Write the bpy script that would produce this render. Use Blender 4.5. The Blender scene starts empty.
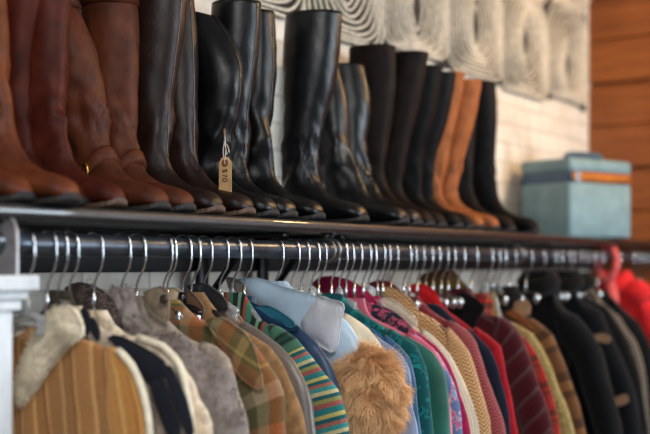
import bpy, bmesh, math, random
from mathutils import Vector, noise
random.seed(7)
C = bpy.context.scene.collection
SC = bpy.context.scene
PI = math.pi
# ---------------------------------------------------------------- camera frame
F = 1186.0; HC = 1.52; SN, CS = 0.547, 0.837      # focal length in px, eye height, heading of the rail
RY = 1.62; RZ = HC + 0.041                        # rail axis
WY = 1.94; EX = 5.15                              # back wall, end wall
def unX(X, u, v):                                 # a point of the plane x = X seen at (u, v)
    a = (u - 325) / F
    Y = X * (SN - CS * a) / (CS + SN * a)
    return Y, HC - (v - 267) * (CS * X + SN * Y) / F
def unY(Y, u):
    a = (u - 325) / F
    return Y * (CS + SN * a) / (SN - CS * a)

# ---------------------------------------------------------------- node helpers
def lin(c):
    return tuple(((x / 255) / 12.92 if x / 255 <= 0.04045 else ((x / 255 + 0.055) / 1.055) ** 2.4) for x in c)
class NT:
    def __init__(s, name):
        s.m = bpy.data.materials.new(name); s.m.use_nodes = True
        s.t = s.m.node_tree; s.b = s.t.nodes['Principled BSDF']
    def n(s, typ, **kw):
        nd = s.t.nodes.new(typ)
        for k, v in kw.items():
            if k.startswith('i_'): nd.inputs[k[2:].replace('_', ' ')].default_value = v
            else: setattr(nd, k, v)
        return nd
    def l(s, a, b): s.t.links.new(a, b)
    def coord(s, kind='UV', scale=None):
        tc = s.n('ShaderNodeTexCoord'); o = tc.outputs[kind]
        if scale:
            mp = s.n('ShaderNodeMapping'); mp.inputs['Scale'].default_value = scale
            s.l(o, mp.inputs['Vector']); o = mp.outputs[0]
        return o
    def math(s, op, a, b=None, c=None):
        m = s.n('ShaderNodeMath', operation=op)
        for i, x in enumerate((a, b, c)):
            if x is None: continue
            if isinstance(x, (int, float)): m.inputs[i].default_value = x
            else: s.l(x, m.inputs[i])
        return m.outputs[0]
    def ramp(s, fac, stops, const=False):
        r = s.n('ShaderNodeValToRGB'); cr = r.color_ramp
        cr.interpolation = 'CONSTANT' if const else 'LINEAR'
        while len(cr.elements) > 1: cr.elements.remove(cr.elements[0])
        cr.elements[0].position = stops[0][0]; cr.elements[0].color = (*lin(stops[0][1]), 1)
        for p, c in stops[1:]:
            e = cr.elements.new(p); e.color = (*lin(c), 1)
        s.l(fac, r.inputs[0]); return r.outputs[0]
    def mix(s, fac, a, b, mode='MIX'):
        m = s.n('ShaderNodeMix', data_type='RGBA', blend_type=mode)
        for sock, x in ((m.inputs[0], fac), (m.inputs[6], a), (m.inputs[7], b)):
            if isinstance(x, (int, float)): sock.default_value = x
            elif isinstance(x, tuple): sock.default_value = (*lin(x), 1)
            else: s.l(x, sock)
        return m.outputs[2]
    def noise(s, vec, scale, detail=3, rough=0.55):
        n = s.n('ShaderNodeTexNoise'); n.inputs['Scale'].default_value = scale
        n.inputs['Detail'].default_value = detail; n.inputs['Roughness'].default_value = rough
        s.l(vec, n.inputs['Vector']); return n.outputs[0]
    def bump(s, h, strength=0.3, dist=0.002):
        b = s.n('ShaderNodeBump'); b.inputs['Strength'].default_value = strength
        b.inputs['Distance'].default_value = dist
        s.l(h, b.inputs['Height']); s.l(b.outputs[0], s.b.inputs['Normal'])
    def col(s, x):
        if isinstance(x, tuple): s.b.inputs['Base Color'].default_value = (*lin(x), 1)
        else: s.l(x, s.b.inputs['Base Color'])
    def p(s, **kw):
        for k, v in kw.items(): s.b.inputs[k.replace('_', ' ')].default_value = v
        return s
_cache = {}
def M(key, fn, *a, **k):
    if key not in _cache: _cache[key] = fn(key, *a, **k)
    return _cache[key]
def m_plain(name, c, rough=0.5, metal=0.0, var=0.12, sc=30, bump=0.15, coat=0, spec=0.5, trans=0):
    t = NT(name); v = t.coord('Object'); n = t.noise(v, sc, 4)
    dk = tuple(x * (1 - var * 1.6) for x in c); lt = tuple(min(255, x * (1 + var)) for x in c)
    t.col(t.ramp(n, [(0.3, dk), (0.7, lt)]))
    t.p(Roughness=rough, Metallic=metal, Coat_Weight=coat, Specular_IOR_Level=spec, Transmission_Weight=trans)
    if bump: t.bump(t.noise(v, sc * 8, 3), bump, 0.001)
    return t.m
def m_leather(name, c, rough=0.42, worn=None, spec=0.5):
    t = NT(name); v = t.coord('Object')
    n = t.noise(v, 14, 5, 0.6); c2 = tuple(x * 0.62 for x in c); c3 = worn or tuple(min(255, x * 1.25) for x in c)
    t.col(t.ramp(n, [(0.28, c2), (0.5, c), (0.78, c3)]))
    r = t.math('MULTIPLY_ADD', t.noise(v, 40, 3), 0.25, rough - 0.12); t.l(r, t.b.inputs['Roughness'])
    t.p(Specular_IOR_Level=spec)
    vo = t.n('ShaderNodeTexVoronoi'); vo.inputs['Scale'].default_value = 420; t.l(v, vo.inputs['Vector'])
    h = t.math('ADD', t.math('MULTIPLY', vo.outputs[0], 0.35), t.noise(v, 55, 4))
    t.bump(h, 0.28, 0.003); return t.m
def m_cloth(name, c, rough=0.9, var=0.2, sc=90, bump=0.5, sheen=0.08, c2=None, fine=900):
    t = NT(name); v = t.coord('Object'); n = t.noise(v, sc, 4, 0.65)
    a = c2 or tuple(x * (1 - var) for x in c); b = tuple(min(255, x * (1 + var * 0.6)) for x in c)
    t.col(t.ramp(n, [(0.32, a), (0.68, b if not c2 else c)]))
    t.p(Roughness=rough, Sheen_Weight=sheen, Sheen_Roughness=0.5, Specular_IOR_Level=0.2)
    t.bump(t.math('ADD', t.noise(v, fine, 2), t.math('MULTIPLY', n, 0.8)), bump, 0.0015); return t.m
def m_satin(name, c, rough=0.34, var=0.12):
    t = NT(name); v = t.coord('Object'); n = t.noise(v, 9, 3)
    t.col(t.ramp(n, [(0.3, tuple(x * (1 - var) for x in c)), (0.7, tuple(min(255, x * (1 + var)) for x in c))]))
    t.p(Roughness=rough, Specular_IOR_Level=0.55, Sheen_Weight=0.15); t.bump(t.noise(v, 26, 4), 0.35, 0.006); return t.m
def uvs(t):
    s = t.n('ShaderNodeSeparateXYZ'); t.l(t.coord('UV'), s.inputs[0]); return s.outputs[0], s.outputs[1]
def fabric_end(t, rough=0.9, bump=0.4, base=None):
    v = t.coord('Object'); n = t.noise(v, 700, 2)
    t.p(Roughness=rough, Sheen_Weight=0.2, Specular_IOR_Level=0.2)
    h = n if base is None else t.math('ADD', n, base)
    t.bump(h, bump, 0.0015)
def m_stripe(name, stops, period, axis='u', wob=0.15, slant=0.0, rough=0.9, soft=False, start=None):
    t = NT(name); u, v = uvs(t); v0 = v; w = t.noise(t.coord('Object'), 12, 2)
    if axis == 'v': u, v = v, u
    x = t.math('ADD', u, t.math('MULTIPLY', v, slant))
    x = t.math('ADD', t.math('DIVIDE', x, period), t.math('MULTIPLY', w, wob))
    c = t.ramp(t.math('FRACT', x), stops, not soft)
    if start: c = t.mix(t.math('GREATER_THAN', t.math('ADD', v0, t.math('MULTIPLY', u, 0.0)), start), t.ramp(t.math('PINGPONG', u, 0.03), [(0.0, (40, 84, 70)), (0.012, (26, 34, 34)), (0.02, (74, 120, 98))]), c)
    n = t.noise(t.coord('Object'), 250, 3)
    t.col(t.mix(0.35, c, t.ramp(n, [(0.3, (70, 60, 50)), (0.7, (255, 250, 240))]), 'MULTIPLY'))
    fabric_end(t, rough); return t.m
def m_plaid(name, us, vs, pu, pv, fac=0.5, rough=0.95, off=0.0):
    t = NT(name); u, v = uvs(t)
    a = t.ramp(t.math('FRACT', t.math('ADD', t.math('DIVIDE', u, pu), off)), us, True)
    b = t.ramp(t.math('FRACT', t.math('ADD', t.math('DIVIDE', v, pv), off)), vs, True)
    n = t.noise(t.coord('Object'), 300, 3)
    c = t.mix(fac, a, b)
    t.col(t.mix(0.4, c, t.ramp(n, [(0.3, (90, 80, 70)), (0.7, (255, 250, 240))]), 'MULTIPLY'))
    fabric_end(t, rough); return t.m
def m_herring(name, c1, c2, pu=0.030, pv=0.011):
    t = NT(name); u, v = uvs(t)
    z = t.math('MULTIPLY', t.math('PINGPONG', u, pu / 2), 1.0)
    x = t.math('FRACT', t.math('DIVIDE', t.math('ADD', v, z), pv))
    h = t.math('PINGPONG', x, 0.5)
    t.col(t.ramp(h, [(0.12, c2), (0.3, c1)])); fabric_end(t, 0.95, 0.5, h); return t.m
def m_motif(name, base, cols, sc=60, det=2.0, dist=2.5):
    t = NT(name); v = t.coord('Object')
    w = t.n('ShaderNodeTexNoise'); w.inputs['Scale'].default_value = sc * 0.35; w.inputs['Distortion'].default_value = dist
    w.inputs['Detail'].default_value = det; t.l(v, w.inputs['Vector'])
    vo = t.n('ShaderNodeTexVoronoi'); vo.inputs['Scale'].default_value = sc; t.l(v, vo.inputs['Vector'])
    k = len(cols); st = [(0.0, base), (0.42, base)]
    for i, c in enumerate(cols): st.append((0.44 + 0.2 * i / k, c))
    st.append((0.66, base)); st.append((0.72, cols[0]))
    a = t.ramp(w.outputs[0], st, True)
    b = t.ramp(vo.outputs[0], [(0, cols[-1]), (0.14, base), (0.2, cols[0]), (0.27, base)], True)
    sep = t.math('GREATER_THAN', t.noise(v, sc * 0.5, 1), 0.52)
    t.col(t.mix(sep, a, b)); fabric_end(t, 0.8); return t.m
def m_tweed(name, c1, c2, c3, sc=260):
    t = NT(name); v = t.coord('Object'); n = t.noise(v, sc, 2, 0.7); n2 = t.noise(v, 35, 3)
    c = t.ramp(n, [(0.36, c1), (0.5, c2), (0.64, c3)])
    t.col(t.mix(t.math('MULTIPLY', n2, 0.5), c, c1)); fabric_end(t, 0.95, 0.7); return t.m
def m_knit(name, c, pu=0.008, pv=0.006, dark=0.7):
    t = NT(name); u, v = uvs(t)
    a = t.math('PINGPONG', u, pu / 2); h = t.math('PINGPONG', t.math('ADD', v, t.math('MULTIPLY', a, 0.9)), pv / 2)
    hh = t.math('DIVIDE', t.math('ADD', h, a), (pu + pv) / 2)
    t.col(t.ramp(hh, [(0.1, tuple(x * dark for x in c)), (0.55, c)]))
    t.p(Roughness=0.95, Sheen_Weight=0.3, Specular_IOR_Level=0.2); t.bump(hh, 0.8, 0.003); return t.m

# ---------------------------------------------------------------- object helpers
def tag(o, label, cat, group=None):
    o['label'] = label; o['category'] = cat
    if group: o['group'] = group
    return o
def empty(name, loc, label=None, cat=None, group=None):
    o = bpy.data.objects.new(name, None); C.objects.link(o); o.location = loc; o.empty_display_size = 0.05
    if label: tag(o, label, cat, group)
    return o
def root_loc(p):
    v = Vector((0, 0, 0))
    while p is not None: v += Vector(p.location); p = p.parent
    return v
def mk(name, verts, faces, mat, parent=None, uv=None, smooth=True, loc=None, mats=None, fmat=None):
    me = bpy.data.meshes.new(name)
    base = root_loc(parent) if parent else Vector(loc or (0, 0, 0))
    me.from_pydata([(v[0] - base.x, v[1] - base.y, v[2] - base.z) for v in verts], [], faces)
    for m_ in (mats or [mat]): me.materials.append(m_)
    if fmat: me.polygons.foreach_set('material_index', fmat)
    if smooth: me.polygons.foreach_set('use_smooth', [True] * len(me.polygons))
    if uv:
        L = me.uv_layers.new(name='UVMap'); li = [0] * len(me.loops); me.loops.foreach_get('vertex_index', li)
        fl = []
        for i in li: fl += uv[i]
        L.data.foreach_set('uv', fl)
    me.update()
    o = bpy.data.objects.new(name, me); C.objects.link(o)
    if parent: o.parent = parent
    else: o.location = base
    return o
class B:                                           # collects shapes into one mesh
    def __init__(s): s.v = []; s.f = []; s.uv = []
    def add(s, v, f, uv=None):
        k = len(s.v); s.v += [tuple(x) for x in v]; s.f += [tuple(i + k for i in q) for q in f]
        s.uv += uv if uv else [(x[1], x[2]) for x in v]
        return s
    def rings(s, rings, closed=True, cap0=False, cap1=False, uv=None):
        n = len(rings[0]); v = [p for r in rings for p in r]; f = []
        for i in range(len(rings) - 1):
            for j in range(n if closed else n - 1):
                a, b = i * n + j, i * n + (j + 1) % n
                f.append((a, b, b + n, a + n))
        if cap0: f.append(tuple(reversed(range(n))))
        if cap1: f.append(tuple(range((len(rings) - 1) * n, len(rings) * n)))
        return s.add(v, f, uv)
    def tube(s, pts, r, n=8, caps=True, closed=False):
        pts = [Vector(p) for p in pts]; rr = r if isinstance(r, (list, tuple)) else [r] * len(pts)
        rings = []; up = None; N = len(pts)
        for i, p in enumerate(pts):
            if closed: d = pts[(i + 1) % N] - pts[i - 1]
            else: d = pts[min(i + 1, N - 1)] - pts[max(i - 1, 0)]
            d.normalize()
            if up is None:
                up = Vector((0, 0, 1)) if abs(d.z) < 0.9 else Vector((1, 0, 0))
            up = (up - d * up.dot(d)).normalized(); sd = d.cross(up)
            rings.append([p + (up * math.cos(2 * PI * k / n) + sd * math.sin(2 * PI * k / n)) * rr[i] for k in range(n)])
        if closed: rings.append(rings[0])
        return s.rings(rings, True, caps and not closed, caps and not closed)
    def box(s, x0, x1, y0, y1, z0, z1, bev=0.0, seg=2):
        bm = bmesh.new(); bmesh.ops.create_cube(bm, size=1)
        for v in bm.verts:
            v.co = Vector(((x0 + x1) / 2 + v.co.x * (x1 - x0), (y0 + y1) / 2 + v.co.y * (y1 - y0), (z0 + z1) / 2 + v.co.z * (z1 - z0)))
        if bev: bmesh.ops.bevel(bm, geom=bm.edges[:], offset=bev, segments=seg, profile=0.5, affect='EDGES')
        bm.verts.index_update(); s.add([v.co[:] for v in bm.verts], [[v.index for v in f.verts] for f in bm.faces]); bm.free(); return s
    def build(s, name, mat, parent=None, **k):
        return mk(name, s.v, s.f, mat, parent, uv=s.uv, **k)
def catmull(P, n):
    out = []; N = len(P)
    for i in range(N - 1):
        p0, p1, p2, p3 = P[max(i - 1, 0)], P[i], P[i + 1], P[min(i + 2, N - 1)]
        for k in range(n):
            t = k / n
            out.append(tuple(0.5 * (2 * b + (c - a) * t + (2 * a - 5 * b + 4 * c - d) * t * t + (3 * b - a - 3 * c + d) * t ** 3) for a, b, c, d in zip(p0, p1, p2, p3)))
    out.append(tuple(P[-1])); return out
def nz(x, y, z): return noise.noise(Vector((x, y, z)))
def strands(bb, pts, seed=1, sides=3, seg=4):
    """pts: (position, direction, length, radius): curved tapering hairs"""
    for (p, d, L, r) in pts:
        p = Vector(p); d = Vector(d).normalized(); q = p.copy(); rings = []
        up = Vector((0.3, 0.5, 0.8)); up = (up - d * up.dot(d)).normalized()
        for k in range(seg):
            f = k / (seg - 1); rad = r * (1 - 0.9 * f)
            sd = d.cross(up).normalized(); u2 = sd.cross(d)
            rings.append([q + (u2 * math.cos(2 * PI * j / sides) + sd * math.sin(2 * PI * j / sides)) * rad for j in range(sides)])
            d = (d + Vector((0, 0, -0.22)) + Vector((nz(q.x * 30, q.y * 30, q.z * 30), nz(q.x * 30 + 9, q.y * 30, q.z * 30), nz(q.x * 30, q.y * 30 + 9, q.z * 30))) * 0.5).normalized()
            q = q + d * (L / (seg - 1))
        bb.rings(rings)

# ---------------------------------------------------------------- common materials
black_metal = M('black_metal', m_plain, (34, 36, 40), 0.38, 0.6, 0.2, 25, 0.4)
steel = M('polished_steel', m_plain, (200, 204, 208), 0.22, 1.0, 0.06, 60, 0.05)
rail_steel = M('rail_steel', m_plain, (78, 86, 97), 0.3, 0.75, 0.2, 22, 0.3)
shelf_black = M('shelf_black', m_plain, (17, 18, 21), 0.32, 0.0, 0.3, 60, 1.0, coat=0.55, spec=0.5)
dark_wood = M('dark_wood', m_plain, (20, 20, 23), 0.6, 0.0, 0.25, 12, 0.4)
brass = M('brass', m_plain, (214, 158, 70), 0.28, 1.0, 0.08, 40, 0.1)
clear_plastic = M('clear_plastic', m_plain, (236, 240, 242), 0.08, 0.0, 0.02, 5, 0.0, trans=0.75)
black_plastic = M('black_plastic', m_plain, (20, 20, 22), 0.25, 0.0, 0.1, 20, 0.05)
sole_dark = M('sole_rubber', m_plain, (26, 22, 20), 0.75, 0.0, 0.2, 40, 0.3)
sole_tan = M('sole_leather', m_plain, (74, 52, 36), 0.65, 0.0, 0.2, 40, 0.3)

# ---------------------------------------------------------------- setting
def struct(o): o['kind'] = 'structure'; return o
def wall_brick():
    t = NT('white_painted_brick'); v = t.coord('Object')
    mp = t.n('ShaderNodeMapping'); mp.inputs['Rotation'].default_value = (PI / 2, 0, 0); t.l(v, mp.inputs['Vector'])
    br = t.n('ShaderNodeTexBrick'); br.inputs['Scale'].default_value = 1; br.inputs['Brick Width'].default_value = 0.23
    br.inputs['Row Height'].default_value = 0.077; br.inputs['Mortar Size'].default_value = 0.006; br.inputs['Mortar Smooth'].default_value = 0.4
    br.inputs['Color1'].default_value = (*lin((228, 222, 212)), 1); br.inputs['Color2'].default_value = (*lin((212, 204, 192)), 1)
    br.inputs['Mortar'].default_value = (*lin((204, 196, 182)), 1); t.l(mp.outputs[0], br.inputs['Vector'])
    n = t.noise(v, 7, 5, 0.65)
    t.col(t.mix(0.55, br.outputs['Color'], t.ramp(n, [(0.3, (196, 180, 160)), (0.55, (250, 248, 244))]), 'MULTIPLY'))
    t.p(Roughness=0.75); h = t.math('SUBTRACT', t.math('MULTIPLY', n, 0.5), br.outputs['Fac']); t.bump(h, 0.6, 0.006); return t.m
bw = B(); bw.box(-2.5, EX + 0.15, WY, WY + 0.12, 0, 3.0)
struct(bw.build('wall_back', wall_brick(), smooth=False))
def wood_orange():
    t = NT('orange_stained_planks'); v = t.coord('Object')
    mp = t.n('ShaderNodeMapping'); mp.inputs['Scale'].default_value = (1, 1.2, 14); t.l(v, mp.inputs['Vector'])
    n = t.noise(mp.outputs[0], 3, 5, 0.6); n2 = t.noise(v, 2.2, 2)
    a = t.ramp(n, [(0.3, (120, 66, 26)), (0.7, (160, 94, 40))])
    t.col(t.mix(0.5, a, t.ramp(n2, [(0.35, (170, 130, 110)), (0.65, (255, 250, 240))]), 'MULTIPLY'))
    t.p(Roughness=0.55); t.bump(n, 0.3, 0.003); return t.m
be = B(); be.box(EX + 0.03, EX + 0.12, -3.2, WY, 0, 3.0)
z = 0.0; k = 0; zs = []
jz = HC + 0.83                                      # joints fall where the photo shows them
z0 = jz - 13 * 0.193
for i in range(16):
    a = z0 + i * 0.193; b_ = a + 0.193 - (0.016 if i % 2 == 0 else 0.005)
    be.box(EX, EX + 0.035, -3.2, WY, max(a, 0.001), min(b_, 2.999), 0.004, 1)
struct(be.build('wall_right', wood_orange(), smooth=False))
fl = B(); fl.box(-2.5, EX + 0.12, -3.2, WY + 0.12, -0.05, 0)
struct(fl.build('floor', M('floor_boards', m_plain, (96, 74, 56), 0.5, 0, 0.3, 6, 0.3), smooth=False))
ce = B(); ce.box(-2.5, EX + 0.12, -3.2, WY + 0.12, 3.0, 3.05)
struct(ce.build('ceiling', M('ceiling_paint', m_plain, (190, 186, 180), 0.9, 0, 0.05, 6, 0.1), smooth=False))

# wall hanging of gathered cream cord
def hanging():
    o = empty('wall_hanging', ((2.2 + 5.1) / 2, WY - 0.02, HC + 0.7), 'wide cream wall hanging of looped cords on the white brick above the boots', 'wall hanging')
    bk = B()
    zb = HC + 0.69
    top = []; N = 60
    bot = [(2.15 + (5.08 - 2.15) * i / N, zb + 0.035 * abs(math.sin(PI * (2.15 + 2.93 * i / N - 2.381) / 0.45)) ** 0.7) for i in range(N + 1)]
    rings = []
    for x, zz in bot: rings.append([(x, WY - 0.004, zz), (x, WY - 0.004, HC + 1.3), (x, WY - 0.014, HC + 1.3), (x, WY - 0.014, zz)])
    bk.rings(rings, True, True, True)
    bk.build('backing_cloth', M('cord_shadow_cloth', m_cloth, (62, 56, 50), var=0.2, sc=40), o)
    cord = M('cream_cord', m_cloth, (196, 188, 172), var=0.15, sc=60, bump=0.4)
    w = 0.45
    for c in range(7):
        for r in range(2):
            cx = 2.34 + 0.225 + w * (c + 0.09); cz = HC + 0.885 + r * 0.40
            if cx + w / 2 > 5.1: continue
            bb = B(); K = 10
            for k in range(K):
                f = k / (K - 1); hw = 0.036 + (w / 2 - 0.035) * f ** 0.9; hh = 0.075 + 0.127 * f ** 0.75; e = 0.8 + 2.4 * f * f
                pts = []
                for q in range(44):
                    a = 2 * PI * q / 44; ca, sa = math.cos(a), math.sin(a)
                    px = cx + hw * math.copysign(abs(ca) ** (2 / (1 + e)), ca) * (1 - 0.22 * (1 - f) * abs(sa))
                    pz = cz + hh * math.copysign(abs(sa) ** (2 / (1.0 + e)), sa) - 0.02 * f * math.cos(2 * a) + 0.02 * math.sin(c * 2.1 + 3 * f)
                    px += 0.004 * nz(px * 20, pz * 20, k); pz += 0.006 * nz(px * 17, pz * 17, k + 20)
                    pts.append((px, WY - 0.017 - 0.012 * math.sin(PI * min(f * 1.05, 1)), min(max(pz, zb - 0.0), HC + 1.3)))
                bb.tube(pts, 0.0062, 5, closed=True)
            bb.build('cord_loop_bundle', cord, o)
hanging()

# shelf, cleat, brackets, rail
SY = 1.58; ST = HC + 0.112; SB = ST - 0.028
sh = B(); sh.box(0.4, EX - 0.01, SY, WY - 0.002, SB, ST, 0.0115, 6)
tag(sh.build('wall_shelf', shelf_black, loc=(2.7, 1.76, SB)), 'long glossy black shelf carrying the row of tall boots', 'shelf')
cl = B(); cl.box(0.4, EX - 0.01, WY - 0.03, WY - 0.001, HC - 0.012, SB - 0.001, 0.003, 1)
tag(cl.build('shelf_cleat', dark_wood, loc=(2.7, 1.92, HC)), 'dark wooden cleat on the wall under the boot shelf', 'board')
def bracket(X, lab):
    o = empty('shelf_bracket', (X, WY - 0.035, HC - 0.2), lab, 'bracket', 'shelf brackets')
    b = B(); b.box(X - 0.02, X + 0.02, WY - 0.046, WY - 0.032, HC - 0.2, SB - 0.012, 0.002, 1); b.build('upright', black_metal, o)
    b = B(); b.box(X - 0.014, X + 0.014, SY + 0.06, WY - 0.032, SB - 0.012, SB - 0.001, 0.002, 1); b.build('arm', black_metal, o)
    b = B(); b.tube([(X, 1.745, SB - 0.008), (X, WY - 0.04, HC - 0.10)], 0.009, 10); b.build('brace', black_metal, o)
bracket(2.34, 'black shelf bracket on the wall left of the pale blue jacket')
bracket(2.60, 'black shelf bracket with slanted brace showing above the pale blue jacket')
def rail():
    o = empty('clothes_rail', (2.9, RY, RZ - 0.021), 'dark steel clothes rail carrying the hangers under the shelf', 'rail')
    b = B(); b.tube([(1.40 + i * 0.1, RY, RZ) for i in range(38)], 0.021, 24); b.build('rail_tube', rail_steel, o)
    b = B(); pts = []                               # end plate: tall rounded tab
    xp = 1.432
    for k in range(25):
        a = PI * k / 24; pts.append((0.047 * math.cos(a), RZ + 0.012 + 0.046 * math.sin(a)))
    pts = [(0.047, HC - 0.014)] + pts + [(-0.047, HC - 0.014)]
    b.rings([[(xp + d, RY + p[0] * sc, p[1]) for p in pts] for d, sc in ((-0.004, 0.94), (-0.003, 1), (0.003, 1), (0.004, 0.94))], True, True, True)
    e = b.build('end_plate', M('plate_metal', m_plain, (150, 146, 148), 0.42, 0.4, 0.1, 30, 0.2), o, smooth=False)
    b = B(); b.tube([(xp - 0.022, RY, RZ), (xp - 0.004, RY, RZ)], [0.016, 0.019], 16); b.build('end_bolt', steel, e)
    b = B(); b.tube([(xp - 0.006, RY - 0.008, RZ + 0.04), (xp - 0.003, RY - 0.008, RZ + 0.04)], 0.006, 12); b.build('screw_hole', black_plastic, e)
    b = B(); b.tube([(EX - 0.03, RY, RZ), (EX - 0.001, RY, RZ)], [0.03, 0.042], 24); b.build('wall_flange', black_metal, o)
rail()
def rail_hook(X, lab):
    o = empty('rail_support', (X, RY, RZ), lab, 'rail support', 'rail supports')
    for dx in (-0.012, 0.012):
        b = B(); pts = [(X + dx, RY - 0.012, SB - 0.001)]
        for k in range(17):
            a = PI * 0.62 - 2 * PI * 0.80 * k / 16
            pts.append((X + dx + 0.004 * k / 16, RY - 0.029 * math.cos(a), RZ + 0.0285 * math.sin(a)))
        b.tube(pts, 0.0032, 8); b.build('strap', M('strap_steel', m_plain, (150, 150, 150), 0.35, 0.9, 0.1, 30, 0.1), o)
    b = B(); b.box(X - 0.022, X + 0.022, RY - 0.03, RY + 0.01, SB - 0.004, SB, 0.001, 1); b.build('mounting_plate', black_metal, o)
rail_hook(unY(RY, 328), 'pale metal strap hanging the rail from the shelf above the magenta coat')
rail_hook(unY(RY, 516), 'pale metal strap hanging the rail below the black boots near the blue case')

# white post under the rail end
def post():
    o = empty('wooden_post', (1.375, RY, 0), 'weathered white wooden post with moulded cap under the rail end', 'post')
    t = NT('weathered_white_paint'); v = t.coord('Object'); mp = t.n('ShaderNodeMapping'); mp.inputs['Scale'].default_value = (1, 1, 0.2); t.l(v, mp.inputs['Vector'])
    n = t.noise(mp.outputs[0], 26, 5, 0.65)
    t.col(t.ramp(n, [(0.26, (128, 120, 112)), (0.36, (196, 202, 206)), (0.7, (222, 228, 232))])); t.p(Roughness=0.6); t.bump(n, 0.35, 0.003)
    cx, cy = 1.375, RY
    b = B(); h = 0.047; b.box(cx - h, cx + h, cy - h, cy + h, 0, HC - 0.07, 0.003, 1)
    b.box(cx - h - 0.0015, cx - h + 0.01, cy - h + 0.012, cy + h - 0.012, 0.2, HC - 0.12, 0.003, 1); b.build('shaft', t.m, o, smooth=False)
    b = B()
    for z0, z1, hh in ((HC - 0.075, HC - 0.056, 0.057), (HC - 0.056, HC - 0.040, 0.066), (HC - 0.041, HC - 0.014, 0.079)):
        b.box(cx - hh, cx + hh, cy - hh, cy + hh, z0, z1, 0.004, 2)
    b.build('cap', t.m, o, smooth=False)
post()

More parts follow.
